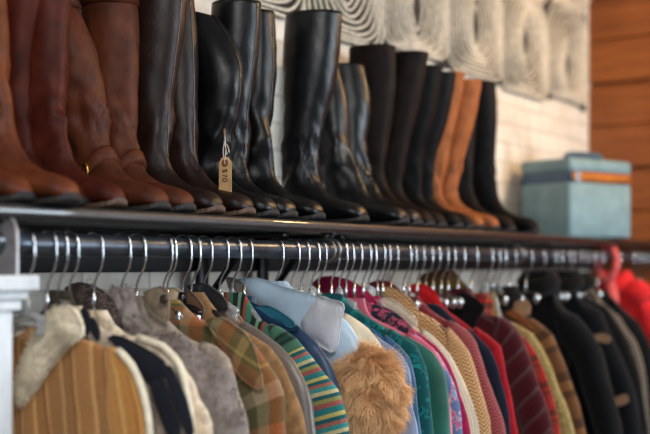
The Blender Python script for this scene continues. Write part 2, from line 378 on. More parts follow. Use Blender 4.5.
# ---------------------------------------------------------------- boots
PAIRS = [(.279, .020, .279, .027, .010), (.275, .014, .272, .040, .024), (.260, .010, .254, .052, .036), (.232, .008, .222, .060, .043),
         (.195, .008, .188, .068, .044), (.155, .011, .162, .080, .041), (.100, .021, .143, .094, .038), (.045, .029, .129, .112, .036),
         (.010, .034, .120, .132, .035), (.002, .065, .115, .153, .036), (.005, .110, .112, .177, .037), (.009, .160, .112, .208, .039),
         (.006, .215, .116, .247, .043), (-.002, .280, .124, .296, .049), (-.006, .335, .130, .342, .053), (-.008, .390, .133, .392, .054), (-.007, .45, .132, .45, .053)]
def boot(toe_u, mat, label, toeY=1.60, H=0.45, lx=0.0, ly=0.0, yaw=0.0, slouch=0.004, sole=None, w=1.0, strap=False, topt=0.0, calf=1.0, bulge=0.0, fs=0.91, group='tall boots in a row on the shelf', zip_=False, cuff=False, toecap=None, seam_glint=None):
    H = H * 1.17; X0 = unY(toeY, toe_u - 3); L = 0.28 * fs; zb = ST + 0.0005; seed = toe_u * 0.37
    root = empty('tall_boot', (X0, toeY + 0.14, ST), label, 'boot', group)
    cy, sy_ = math.cos(yaw), math.sin(yaw)
    def W(x, y, z):
        g = max(0, (z - 0.11)) / (H - 0.11)
        x = x + ly * g - bulge * math.sin(PI * min(1, max(0, (z - .13) / (H - .13)))) * -1; y = y + lx * g
        xx = (x - 0.279) * fs; return (X0 + y * cy + xx * sy_ * -1, toeY - xx * cy - y * sy_, zb + z)
    P = []
    for (bx, bz, tx, tz, b) in PAIRS:
        if bz > 0.2:
            k = (bz - 0.2) / 0.25; m = (bx + tx) / 2; hw = (tx - bx) / 2 * (1 + (calf - 1) * min(1, k * 2)); bx, tx = m - hw, m + hw; b = b * (1 + (calf - 1) * min(1, k * 2) * 0.6)
            bz = 0.2 + (bz - 0.2) * (H - 0.2) / 0.25; tz = 0.2 + (tz - 0.2) * (H - 0.2) / 0.25
            tz -= topt * k
        P.append((bx, bz, tx, tz, b))
    Q = catmull(P, 6); n = 36; rings = []
    def ring(bx, bz, tx, tz, b, wr=1.0, sh=0.0):
        cx, cz = (bx + tx) / 2, (bz + tz) / 2; ax, az = (tx - bx) / 2, (tz - bz) / 2; r = []
        foot = max(0, min(1, (0.13 - cz) / 0.06)); la = math.hypot(ax, az); s = (la - sh) / max(la, 1e-5)
        for k in range(n):
            a = 2 * PI * k / n; ca, sa = math.cos(a), math.sin(a); e = 1 - 0.22 * foot
            pa = math.copysign(abs(ca) ** (e if ca < 0 else 1), ca); pb = math.copysign(abs(sa) ** (e if ca < 0 else 1), sa)
            d = 0
            zz = cz + az * pa
            g = math.exp(-((zz - 0.17) / 0.085) ** 2) + 0.22 * min(1, max(0, (zz - 0.15) / 0.05))
            if slouch and wr:
                w1 = 1 - abs(nz(seed + ca * 0.9 + sa * 0.4, sa * 0.8, zz * 17 + 1.1 * sa)) * 2.6
                w2 = nz(seed + 4 + ca * 0.8, sa * 1.1 + 3, zz * 9 - 0.8 * ca)
                d = 1.4 * slouch * g * (1.1 * w1 + 2.4 * w2) + 0.005 * nz(seed + ca * 0.7, sa * 0.7 + 5, zz * 5) * min(1, max(0, (zz - .1) / .1))
            q = 1 + d / max(la, 0.02)
            r.append(W(cx + ax * pa * s * q, (b - sh) * pb * w * q, cz + az * pa * s * (q if az < ax else 1)))
        return r
    for q in Q: rings.append(ring(*q))
    tip = Q[-1]; uv = None
    rings.append(ring(*tip, sh=0.0015)); rings.append(ring(*tip, sh=0.004))
    for q in (Q[-5], Q[-9], Q[-14]): rings.append(ring(*q, sh=0.005, wr=0))
    bb = B(); bb.rings(rings, True, True, False); bb.build('upper', mat, root)
    # sole and heel
    sm = sole or sole_dark; bb = B(); rr = []
    S = catmull([(p[0], p[1], p[4]) for p in PAIRS[:9]], 5)
    for (x, z, b) in S:
        b = b * w + 0.0015; z1 = z + 0.002; z0 = z - 0.0065
        if x < 0.02: b = b * 0.75
        xx = x + (0.004 if x > 0.27 else 0)
        rr.append([W(xx, -b, z0), W(xx, b, z0), W(xx, b + 0.001, z1), W(xx, -b - 0.001, z1)])
    bb.rings(rr, True, True, True); bb.build('sole', sm, root, smooth=False)
    bb = B(); rr = []
    for z, s_ in ((0.0, 0.94), (0.003, 0.97), (0.028, 1.03)):
        pts = []
        for k in range(20):
            a = 2 * PI * k / 20; px = 0.040 + 0.034 * math.copysign(abs(math.cos(a)) ** 0.6, math.cos(a)) * s_; py = 0.030 * w * math.copysign(abs(math.sin(a)) ** 0.75, math.sin(a)) * s_
            pts.append(W(px, py, z))
        rr.append(pts)
    bb.rings(rr, True, True, True); bb.build('heel', sm, root, smooth=False)
    def band(z0, z1, t_, nm, m_, tilt=0.0):
        q = min(Q, key=lambda a: abs((a[1] + a[3]) / 2 - (z0 + z1) / 2)); rr = []
        for zz, dd in ((z0, 0.0005), (z0, t_), (z1, t_), (z1, 0.0005)):
            r = []
            qq = min(Q, key=lambda a: abs((a[1] + a[3]) / 2 - zz))
            for k in range(n):
                a = 2 * PI * k / n; hw = (q[2] - q[0]) / 2 + dd + 0.002; r.append(W((q[0] + q[2]) / 2 + hw * math.cos(a), (q[4] + dd + 0.002) * w * math.sin(a), zz + tilt * math.cos(a)))
            rr.append(r)
        rr.append(rr[0]); b_ = B(); b_.rings(rr); return b_.build(nm, m_, root), q
    if strap:
        k0 = min(range(len(Q)), key=lambda k: abs(Q[k][3] - 0.112)); rr = []
        for dk, sh_ in ((0, .003), (0, -.007), (1, -.0105), (4, -.0105), (5, -.007), (5, .003)):
            q = Q[k0 + dk]; q = (q[0] + 0.001 * dk, q[1] + 0.001 * dk, q[2], q[3] + 0.002 * dk, q[4]); rr.append(ring(*q, wr=0, sh=sh_))
        bb = B(); bb.rings(rr + [rr[0]]); o = bb.build('strap', mat, root)
        q = Q[k0 + 2]; bb = B(); ctr = W(q[0] * .35 + q[2] * .65, -(q[4] + 0.0115) * w, q[1] * .35 + q[3] * .65)
        bb.tube([(ctr[0] - 0.001, ctr[1] + 0.011 * math.cos(2 * PI * k / 16), ctr[2] + 0.017 * math.sin(2 * PI * k / 16)) for k in range(16)], 0.0022, 6, closed=True)
        bb.build('buckle', brass, o)
    if cuff: band(H - 0.05, H - 0.003, 0.005, 'top_band', mat, -topt / 2)
    if seam_glint:
        bb = B(); pts = [rings[k][0] for k in range(48, len(Q))]
        bb.tube(pts, 0.0018, 6); bb.build('front_seam', seam_glint, root)  # seam cord in lighter, glossier leather, added to draw the thin rim highlight
    if toecap:
        bb = B(); rr = []
        for q in Q[1:13]:
            s = 1.0; cx, cz = (q[0] + q[2]) / 2, (q[1] + q[3]) / 2; ax, az = (q[2] - q[0]) / 2, (q[3] - q[1]) / 2
            rr.append([W(cx + ax * math.cos(a) * 1.02, (q[4] + 0.0012) * w * math.sin(a), cz + (az + 0.001) * math.cos(a)) for a in [PI * (k / 16 * 0.9 - 0.45) for k in range(17)]])
        bb.rings(rr, False); bb.build('worn_toe', toecap, root)
    return root
cognac = M('cognac_leather', m_leather, (92, 43, 21), 0.48, (124, 64, 31), .18)
redbr = M('red_brown_leather', m_leather, (66, 22, 13), 0.52, (88, 35, 21), .13)
saddle = M('saddle_leather', m_leather, (76, 36, 20), 0.52, (100, 52, 31), .14)
espresso = M('espresso_leather', m_leather, (30, 15, 11), 0.42, (44, 24, 18), .25)
blackl = M('black_leather', m_leather, (8, 8, 10), 0.34, (16, 16, 19), .3)
blackshine = M('shiny_black_leather', m_leather, (11, 12, 15), 0.34, (21, 23, 27), 0.35)
blackmat = M('black_suede', m_leather, (6, 6, 7), 0.62, (12, 11, 11), 0.12)
dkbrown = M('dark_brown_suede', m_leather, (22, 13, 10), 0.62, (34, 22, 17), 0.12)
tansuede = M('orange_tan_suede', m_leather, (150, 84, 40), 0.7, (178, 104, 52), 0.3)
scuff = M('scuffed_toe_leather', m_leather, (150, 112, 66), 0.5, (178, 140, 90))
BOOTS = [
 dict(toe_u=28, mat=cognac, label='cognac boot at the left photo edge, only its round toe in view', H=.47, slouch=.003),
 dict(toe_u=74, toeY=1.555, mat=cognac, label='cognac boot with smooth orange toe, beside the post end of the shelf', H=.48, slouch=.004, ly=-0.1),
 dict(toe_u=91, mat=redbr, label='red-brown boot with wide creased shaft and small hidden toe', H=.50, slouch=.004, toeY=1.64, ly=.0, calf=1.12, w=0.9),
 dict(toe_u=122, mat=redbr, label='red-brown boot with a scuffed pale toe rim, wrinkled at the ankle', H=.47, slouch=.006, toeY=1.59, toecap=None, sole=sole_tan, ly=-0.02, w=0.9),
 dict(toe_u=165, mat=saddle, label='saddle brown harness boot with slumped shaft, its open top in view', H=0.435, slouch=.008, lx=-.06, ly=-0.115, strap=True, topt=0.05, bulge=0.03, cuff=True, sole=sole_dark, w=1.05),
 dict(toe_u=191, mat=saddle, label='saddle brown harness boot with straight upright shaft and banded top', H=.435, slouch=.004, strap=True, cuff=True, w=1.05, ly=-0.035),
 dict(toe_u=221, mat=espresso, label='espresso brown boot behind the upright harness boot, broad plain shaft', H=.50, slouch=.004, ly=0.03, sole=sole_tan, calf=1.1, seam_glint=M('brown_seam_glint', m_leather, (70, 48, 40), .3, None, .6)),
 dict(toe_u=252, mat=espresso, label='espresso brown boot whose toe stands below the price tag', H=.47, slouch=.004, sole=sole_tan, ly=-0.045, seam_glint=M('brown_seam_glint', m_leather, (70, 48, 40), .3, None, .6)),
 dict(toe_u=276, mat=blackl, label='black boot with slumped bulging shaft carrying the price tag', H=.46, slouch=.004, ly=-0.1, bulge=0.095, topt=0.05, calf=1.12, seam_glint=M('black_seam_glint', m_leather, (40, 38, 38), .28, None, .6)),
 dict(toe_u=295, mat=blackl, label='black boot just right of the tagged boot, narrow upright shaft', H=.455, slouch=.005, toeY=1.605, ly=0.035, seam_glint=M('black_seam_glint', m_leather, (40, 38, 38), .28, None, .6)),
 dict(toe_u=323, mat=blackl, label='black boot with wrinkled ankle, left neighbour of the widest black shaft', H=.455, slouch=.007, ly=-0.012, seam_glint=M('black_seam_glint', m_leather, (40, 38, 38), .28, None, .6)),
 dict(toe_u=367, mat=blackshine, label='black riding boot with the widest, tallest shaft in the row', H=.475, slouch=.005, ly=.045, calf=1.22, toeY=1.585),
 dict(toe_u=408, mat=blackshine, label='short shiny black boot, deeply wrinkled, nearer of its pair', H=.405, slouch=0.0055, ly=-0.1, toeY=1.585),
 dict(toe_u=422, mat=blackshine, label='short shiny black boot, deeply wrinkled, farther of its pair', H=.41, slouch=0.005, ly=-0.085, toeY=1.615, calf=1.35),
 dict(toe_u=434, mat=dkbrown, label='dark brown suede boot with broad shaft behind the short shiny pair', H=.465, slouch=.003, calf=1.15, toeY=1.625),
 dict(toe_u=446, mat=dkbrown, label='dark brown suede boot with forward leaning shaft before the slim black boots', H=.455, slouch=.003, ly=0.085, toeY=1.635),
 dict(toe_u=463, mat=blackmat, label='slim black suede boot left of the grey-black boot', H=.43, slouch=.004, ly=0.075, toeY=1.625),
 dict(toe_u=474, mat=M('charcoal_suede', m_leather, (15, 14, 16), .6, (25, 24, 26), .12), label='slim charcoal boot touching the orange tan pair', H=.425, slouch=.004, ly=0.085, toeY=1.635, w=0.9),
 dict(toe_u=485, mat=tansuede, label='orange tan suede boot, nearer of its pair', H=.43, slouch=.004, ly=0.075, toeY=1.62, w=0.92),
 dict(toe_u=500, mat=tansuede, label='orange tan suede boot, farther of its pair with the wider toe', H=.42, slouch=.008, ly=0.085, toeY=1.615),
 dict(toe_u=516, mat=M('black_brown_suede', m_leather, (18, 12, 10), .6, (38, 26, 20), .12), label='black-brown suede boot between the orange tan pair and the last black boot', H=.435, slouch=.003, ly=-0.005, toeY=1.615),
 dict(toe_u=540, mat=blackmat, label='last black suede boot of the row, nearest the blue case', H=.455, slouch=.003, ly=-.03, toeY=1.60, calf=1.05),
]
for b in BOOTS: boot(**b)

# price tag
def price_tag():
    X = unY(1.70, 224) ; X = unY(1.69, 225) - 0.04
    Y, zt = unX(X, 226.5, 157); Yb, zbm = unX(X, 224, 197)
    o = empty('price_tag', (X, Y, zbm), 'manila price tag on white string hanging against the slumped black boot', 'tag')
    cx = (Y + Yb) / 2; hw = 0.0172; h = zt - zbm
    pts = [(-hw, 0), (hw, 0), (hw, h - 0.012), (hw - 0.009, h), (-hw + 0.009, h), (-hw, h - 0.012)]
    def T(s, zz, d=0.0):                           # the tag turns a little towards the room
        return (X + d + 0.12 * s, cx - s * 0.93, zbm + zz)
    b = B(); b.rings([[T(p[0], p[1], d) for p in pts] for d in (0.0006, -0.0006)], True, True, True)
    b.build('card', M('manila_card', m_plain, (204, 164, 112), 0.8, 0, 0.08, 40, 0.1), o, smooth=False)
    b = B()
    for k in range(1):
        b.tube([T(0.0062 * math.cos(2 * PI * q / 18), h - 0.013 + 0.0062 * math.sin(2 * PI * q / 18), -0.0012) for q in range(18)], 0.0023, 6, closed=True)
    b.build('reinforcement_ring', M('tag_ring', m_plain, (110, 60, 46), 0.6, 0, 0.1, 40, 0), o)
    b = B(); top = T(-0.002, h + 0.05, 0.0)
    b.tube(catmull([T(0, h - 0.013, -0.003), T(0.004, h + 0.01, -0.004), T(0.001, h + 0.035, -0.001), top], 6), 0.0011, 6)
    b.tube(catmull([T(0.001, h - 0.013, -0.003), T(-0.003, h + 0.012, -0.004), T(-0.002, h + 0.034, -0.001), top], 6), 0.0011, 6)
    b.tube(catmull([T(0.0, h + 0.032, -0.003), T(0.010, h + 0.024, -0.004), T(0.014, h + 0.008, -0.004)], 6), 0.0011, 6)
    b.tube(catmull([T(0.0, h + 0.032, -0.003), T(0.005, h + 0.020, -0.005), T(0.009, h + 0.005, -0.005)], 6), 0.0011, 6)
    b.build('string', M('white_string', m_cloth, (214, 206, 196), sc=300), o)
    b = B(); b.tube([T(-0.001, h + 0.036, 0), T(-0.004, h + 0.064, 0.002)], 0.0022, 8); b.build('loop_knot', M('tan_cord', m_cloth, (150, 112, 84), sc=200), o)
    ink = M('black_ink', m_plain, (30, 26, 24), 0.7, 0, 0.05, 40, 0)
    # "$70", turned a quarter clockwise: text x runs down the tag, text y runs towards +s
    def stroke(bb, pts, ox):
        rr = [T(-0.0062 + y * 0.0125 * 1.0, h - 0.0275 - ox - x * 0.0125, -0.0011) for x, y in pts]
        bb.tube(rr, 0.0009, 5)
    b = B()
    def arc(cx_, cy_, rx, ry, a0, a1, n=12): return [(cx_ + rx * math.cos(math.radians(a0 + (a1 - a0) * i / n)), cy_ + ry * math.sin(math.radians(a0 + (a1 - a0) * i / n))) for i in range(n + 1)]
    stroke(b, arc(.3, .72, .25, .25, 30, 270) + arc(.3, .24, .25, .23, 90, -150), 0.0)
    stroke(b, [(.3, -.08), (.3, 1.08)], 0.0)
    stroke(b, [(0, .95), (.55, .95), (.2, 0)], 0.0105)
    stroke(b, arc(.3, .5, .27, .5, 0, 360, 20), 0.0205)
    b.build('price_writing', ink, o)
price_tag()

# blue train case
def train_case():
    t1 = lin((0, 0, 0))
    # near lower corner on the shelf, set so that the turned box fits the shelf
    fx, fy = 0.23, 0.17; L = math.hypot(fx, fy); fx, fy = fx / L, fy / L     # long side in camera (right, forward)
    dr = Vector((SN * fx + CS * fy, -CS * fx + SN * fy, 0)); dl = Vector((-dr.y, dr.x, 0))
    if dl.y < 0: dl = -dl
    Yc = 1.665; Xc = unY(Yc, 569.5); P0 = Vector((Xc, Yc, ST + 0.001))
    s = (CS * Xc + SN * Yc) / F; Wd = 0.365; Dd = 0.262; H = 80 * s
    o = empty('train_case', P0 + dr * Wd / 2 + dl * Dd / 2, 'pale blue vanity case with brass band standing at the far end of the boot shelf', 'case')
    def q(a, b, z): return P0 + dr * a + dl * b + Vector((0, 0, z))
    def shell(z0, z1, ins, r=0.022, edge=0.008):
        rr = []
        for z, i in ((z0, ins + edge), (z0 + edge * .4, ins + edge * .3), (z0 + edge, ins), (z1 - edge, ins), (z1 - edge * .4, ins + edge * .3), (z1, ins + edge)):
            pts = []
            for (cx, cy, a0) in ((Wd - r, Dd - r, 0), (r, Dd - r, 90), (r, r, 180), (Wd - r, r, 270)):
                for k in range(7):
                    a = math.radians(a0 + 15 * k); pts.append(q(cx + (r - i) * math.cos(a), cy + (r - i) * math.sin(a), z))
            rr.append(pts)
        b = B(); b.rings(rr, True, True, True); return b
    blue = M('pale_blue_vinyl', m_plain, (112, 142, 150), 0.5, 0, 0.06, 12, 0.2)
    dk = M('blue_band', m_plain, (58, 86, 112), 0.45, 0, 0.06, 12, 0.1)
    shell(0, H * 0.70, 0).build('body', blue, o); shell(H * 0.825, H, 0, edge=0.012).build('lid', blue, o); shell(H * 0.69, H * 0.835, 0.002, edge=0.001).build('seam_band', dk, o)
    b = B(); rr = []
    for zz, off in ((H * .70, -0.0015), (H * .705, -0.004), (H * .82, -0.004), (H * .825, -0.0015)):
        rr.append([q(a, off, zz) for a in [0.012 + (Wd - 0.03) * k / 10 for k in range(11)]])
    b.rings(rr, False); b.build('brass_trim', M('amber_trim', m_plain, (206, 132, 58), 0.3, 0.7, 0.1, 20, 0.1), o)
    b = B(); rr = []
    for a in (0.022, 0.05):
        rr.append([q(a, d, z) for d, z in ((-0.004, H * .69), (-0.011, H * .70), (-0.011, H * .83), (-0.004, H * .84))])
    b.rings(rr, True, True, True); b.build('latch', steel, o, smooth=False)
    b = B(); pts = catmull([q(Wd * .36, Dd * .5, H - 0.004), q(Wd * .38, Dd * .5, H + 0.024), q(Wd * .64, Dd * .5, H + 0.030), q(Wd * .88, Dd * .5, H + 0.024), q(Wd * .9, Dd * .5, H - 0.004)], 6)
    b.tube(pts, 0.013, 10); b.build('handle', M('blue_handle', m_plain, (56, 84, 104), 0.5, 0, 0.1, 20, 0.1), o)
train_case()

# ---------------------------------------------------------------- hangers
HOOKS = [34, 51, 62, 87, 111, 122, 154, 172, 178, 191, 196, 213, 228, 239, 262, 288, 301, 309, 317, 328, 340, 347, 355, 363, 372, 378, 385, 390, 398, 411, 416, 421, 431, 440, 448, 455, 461, 469, 492, 500, 509, 516, 532, 549, 556, 562, 568, 574, 580, 586, 595, 600, 628, 634, 640, 646]
HX = [unY(RY - 0.023, u) for u in HOOKS]
def hanger(X, kind, label, sh=None, i=0):
    jz = 0.004 * math.sin(i * 2.4); tw = 0.012 * math.sin(i * 1.7)
    root = empty('wire_hanger' if kind == 'wire' else 'plastic_hanger', (X, RY, RZ - 0.12), label, 'hanger', 'hangers on the rail')
    pts = [(-0.023, -0.008)]
    for k in range(13):
        a = PI * (1 - k / 12); pts.append((0.0238 * math.cos(a), 0.0015 + 0.0225 * math.sin(a)))
    pts += [(0.0245, -0.028), (0.020, -0.045), (0.008, -0.062), (0.001, -0.076), (0.0, -0.095), (0.0, -0.125)]
    def T(s, zz): return (X + tw * s * 0.6, RY - s, RZ + zz + 0.0018)
    b = B(); b.tube([T(*p) for p in pts], 0.0022 if kind == 'wire' else 0.0025, 8); b.build('hook', steel, root)
    zt = -0.125
    if sh:
        q = [(max(a, 0.02), min(b_ - RZ, zt - 0.004)) for a, b_ in sh]; q = [(0.0, zt)] + q[::max(1, len(q) // 5)] + [q[-1]]
    else: q = [(0, zt), (0.03, zt - 0.006), (0.05, zt - 0.016)]
    q = [p for k, p in enumerate(q) if k == 0 or p[0] > q[k - 1][0] + 0.004]
    ps = catmull(q, 4); se, ze = ps[-1]
    back = [(-a * 0.86, z_) for a, z_ in ps]
    if kind == 'wire':
        b = B(); b.tube([T(*p) for p in ps + [(se + .003, ze - .006), (se - .004, ze - .012), (0, ze - .014), (-se * .86 + .004, ze - .012), (-se * .86 - .003, ze - .006)] + back[::-1]], 0.0022, 6)
        b.build('shoulder_wire', steel, root)
        b = B(); b.tube([T(0, zt + 0.04), T(0, zt + 0.02), T(0, zt - 0.002)], [0.0032, 0.0042, 0.0045], 8); b.build('twisted_neck', steel, root)
    else:
        m = clear_plastic if kind == 'clear' else black_plastic
        pp = back[::-1] + ps[1:]
        b = B(); b.tube([T(*p) for p in pp], [0.005] + [0.0075] * (len(pp) - 2) + [0.005], 8)
        b.build('shoulder_arm', m, root)
        b = B(); b.tube([T(-se * .86 + .01, ze - .004), T(se - .01, ze - .004)], 0.004, 8); b.build('trouser_bar', m, root)
        b = B(); b.tube([T(0, zt + 0.03), T(0, zt + 0.022), T(0, zt - 0.006)], [0.006, 0.010, 0.011], 10); b.build('neck_block', m, root)
    if not sh:
        for sd in (-1, 1):
            b = B(); c_ = T(sd * 0.04, zt - 0.02); b.box(c_[0] - 0.006, c_[0] + 0.006, c_[1] - 0.008, c_[1] + 0.008, c_[2] - 0.02, c_[2] + 0.012, 0.003, 1); b.build('clip', clear_plastic if kind == 'clear' else steel, root)
    return root

# ---------------------------------------------------------------- garments
def flap(px, X, mat, root, name='lapel', bulge=0.01, th=0.004, dx=0.0, sub=3, fold=0.002, uvr=0.0):
    bm = bmesh.new(); P = []
    for (u, v) in catmull(list(px) + [px[0]], 3)[:-1]:
        Y, z = unX(X + dx, u, v); P.append((Y, z))
    vs = [bm.verts.new((X + dx, y, z)) for y, z in P]; f = bm.faces.new(vs)
    bmesh.ops.triangulate(bm, faces=[f])
    for _ in range(sub):
        bmesh.ops.subdivide_edges(bm, edges=[e for e in bm.edges if e.calc_length() > 0.012], cuts=1, use_grid_fill=True)
        bmesh.ops.triangulate(bm, faces=bm.faces[:])
    be_ = [e for e in bm.edges if len(e.link_faces) == 1]; bp = [(e.verts[0].co + e.verts[1].co) / 2 for e in be_] + [e.verts[0].co.copy() for e in be_]
    for v in bm.verts:
        d = min((v.co - q).length for q in bp); s = 1 - math.exp(-d / 0.016)
        v.co.x -= bulge * s + fold * nz(v.co.y * 18 + dx * 90, v.co.z * 18, X * 7)
    bm.verts.index_update()
    va = [v.co.copy() for v in bm.verts]; fa = [[v.index for v in f.verts] for f in bm.faces]; n = len(va)
    ed = [(e.verts[0].index, e.verts[1].index) for e in bm.edges if len(e.link_faces) == 1]; bm.free()
    verts = [tuple(v) for v in va] + [(v.x + th, v.y, v.z) for v in va]
    faces = fa + [[i + n for i in reversed(q)] for q in fa] + [[a, b, b + n, a + n] for a, b in ed]
    cr, sr = math.cos(uvr), math.sin(uvr)
    uv = [((RY - v[1]) * cr - v[2] * sr, (RY - v[1]) * sr + v[2] * cr) for v in verts]
    o = mk(name, verts, faces, mat, root, uv=uv)
    return o, va
def garment(X, name, label, cat, o, tip, mat, T=0.022, sl=None, hem=0.86, slv=0.70, fold=0.005, collar=None, flaps=(), trim=None, lumpy=0.0, group=None, buttons=None, Tsl=None, shadow=None):
    sl = sl or mat; Tsl = Tsl or T * 1.12; seed = X * 3.7
    root = empty(name, (X, RY, HC - hem), label, cat, group)
    pts = []
    for (u, v) in o:
        Y, z = unX(X, u, v); pts.append((RY - Y, z))
    k0 = max([i for i, p in enumerate(pts[:tip]) if p[0] < 0.035] + [-1])
    if k0 > 0: pts = [(0.03, max(p[1] for p in pts[:k0 + 1]))] + pts[k0 + 1:]; ti = tip = tip - k0
    s0, z0 = pts[0]
    for i in range(1, len(pts)):                    # keep the silhouette running outwards and down
        if pts[i][0] < pts[i - 1][0] and i <= tip: pts[i] = (pts[i - 1][0] + 0.002, pts[i][1])
    s0, z0 = pts[0]; ti = tip
    if s0 > 0.05:
        pts = [(0.045, min(z0 + (s0 - 0.045) * 0.35, HC - 0.035))] + pts; ti += 1
    elif s0 < 0.02:
        pts[0] = (0.02, z0)
    st, zt = pts[ti]; pts = [(max(s, 0.032), min(z, zt + 0.135 - 0.012 * (k == 0))) if k < ti else (s, z) for k, (s, z) in enumerate(pts)]
    s0, z0 = pts[0]
    low = [p for p in pts[ti:]]; ze = HC - slv
    if low[-1][1] > ze: low.append((low[-1][0] + 0.012, (low[-1][1] + ze) / 2)); low.append((low[-1][0] + 0.004, ze))
    up = catmull(pts[:ti + 1], 4)
    # ---- body
    rows = []; nb = 26
    st2 = st - min(0.03, st * 0.15)
    body = [(max(0.015, s - min(0.03, st * .15) * (i / (len(up) - 1)) ** 2), z - 0.004 * (i / (len(up) - 1))) for i, (s, z) in enumerate(up)]
    zt2 = body[-1][1]; dn = 16
    for k in range(1, dn + 1):
        g = k / dn; body.append((st2 + 0.004 - 0.02 * math.sin(PI * min(1, g * 1.3)) + 0.03 * g, zt2 + (HC - hem - zt2) * g))
    arc = 0; prev = body[0]; uv = []
    nr = len(body)
    for i, (s, z) in enumerate(body):
        arc += math.hypot(s - prev[0], z - prev[1]); prev = (s, z)
        g = i / (nr - 1); tt = T * (0.55 + 0.45 * min(1, i / 6)); r = []
        ring = [(-1 + 2 * j / nb, -1) for j in range(nb + 1)] + [(1 - 2 * j / nb, 1) for j in range(1, nb)]
        dep = max(0, (zt - z)) / 0.4
        for (j, sd) in ring:
            pr = max(0.0, 1 - abs(j) ** 2.6) ** 0.5
            f_ = fold * min(1, dep * 1.5) * (math.sin(j * 9 + seed * 5 + 2 * nz(seed, z * 3, j)) + 1.4 * nz(j * 2.2 + seed, z * 4.5, sd * 3)) * pr + fold * 0.5 * nz(j * 4 + seed, z * 14, sd)
            lm = lumpy * nz(j * s * 45 + seed, z * 45, sd * 5)
            # the top of the row curves: low rows are level, shoulder rows sag towards the neck
            zz = z
            r.append((X + sd * (tt * pr + f_ + lm), RY - j * s * (1 if j > 0 else 0.86), zz + 0.3 * lm)); uv.append((j * s + (0.5 if sd > 0 else 0), z - HC))
        rows.append(r)
    b = B(); b.rings(rows, uv=uv); b.build('body', mat, root)
    # ---- sleeves
    start = max(0, len(up) - 7); outer = up[start:] + catmull(low, 5)[1:]
    for side in (1, -1):
        rings = []; uv = []; n = 20; arc = 0; prev = outer[0]; M_ = len(outer)
        s_in = st - 0.075; z_arm = zt - 0.13
        for i, (s, z) in enumerate(outer):
            arc += math.hypot(s - prev[0], z - prev[1]); prev = (s, z)
            r_ = 0.052 - 0.008 * min(1, max(0, (zt - z) / 0.4))
            q = min(1, arc / 0.19); inn0 = (outer[0][0] + (s_in - outer[0][0]) * min(1, q * 1.6), outer[0][1] - 0.012 + (z_arm - outer[0][1]) * q)
            inn1 = (s - 2 * r_, z - 0.03)
            w_ = min(1, max(0, (arc - 0.13) / 0.10)); inn = (inn0[0] * (1 - w_) + inn1[0] * w_, inn0[1] * (1 - w_) + inn1[1] * w_)
            if inn[1] > z - 0.004: inn = (inn[0], z - 0.004)
            cx, cz = (s + inn[0]) / 2, (z + inn[1]) / 2; ax, az = (s - inn[0]) / 2, (z - inn[1]) / 2
            tb = Tsl * (0.62 + 0.38 * min(1, arc / 0.09)); r = []
            for k in range(n):
                a = 2 * PI * k / n; ca, sa = math.cos(a), math.sin(a)
                f_ = fold * 0.7 * (nz(ca * 1.5 + seed + side, sa * 1.5, z * 11) + 0.6 * nz(ca * 2 + seed, sa * 2, z * 26 + 7)) * min(1, arc / 0.08)
                lm = lumpy * nz(ca * 3 + seed, sa * 3 + cz * 40, cz * 42)
                d = 1 + (f_ + lm) / 0.045
                r.append((X + sa * tb * d + f_ * 0.3, RY - side * (cx + ax * ca * d) * (1 if side > 0 else 0.86), cz + az * ca * d)); uv.append((a * 0.042, arc))
            rings.append(r)
        b = B(); b.rings(rings, True, True, True, uv=uv); b.build('sleeve', sl, root)
    root['drop'] = 0; del root['drop']; SHO[round(X, 5)] = [(s, z - 0.016) for s, z in up if s < st - 0.03] or [(0.05, up[0][1])]
    if trim:                                        # raised edge following the shoulder and sleeve
        b = B(); b.tube([(X - Tsl * 0.5, RY - s - 0.0015, z + 0.002) for s, z in outer[2:]], 0.0065, 8); b.build('edge_trim', trim, root)
    if collar:
        mc, hgt, wid = collar; b = B(); rr = []; zc = up[0][1] - 0.005; a0 = max(0.045, up[0][0] + 0.012)
        prof = [(0.0, -0.02), (-0.003, hgt * .6), (0.002, hgt), (0.010, hgt + 0.002), (0.018, hgt * .7), (0.022 + wid * .3, 0), (0.016 + wid * .4, -wid), (0.010 + wid * .3, -wid + 0.002), (0.010, -0.01)]
        for k in range(33):
            a = 2 * PI * k / 32; ca, sa = math.cos(a), math.sin(a); dip = 0.03 * max(0, -sa) ** 2
            rr.append([(X + (T + 0.008 + d * 0.6) * sa, RY - (a0 + d) * ca, zc + h - dip + 0.002 * nz(a * 2, h * 40, seed)) for d, h in prof])
        b.rings(rr, True); b.build('collar', mc, root)
    for f_ in flaps: flap(f_[0], X, f_[1], root, f_[2], f_[3] if len(f_) > 3 else 0.01, dx=-(T + 0.004) + (f_[4] if len(f_) > 4 else 0), uvr=(f_[5] if len(f_) > 5 else 0))
    if buttons:
        for (u, v) in buttons[0]:
            Y, z = unX(X - T - 0.02, u, v); b = B(); b.tube([(X - T - 0.014, Y, z), (X - T - 0.020, Y, z), (X - T - 0.021, Y, z)], [0.009, 0.009, 0.006], 12); b.build('button', buttons[1], root)
    return root

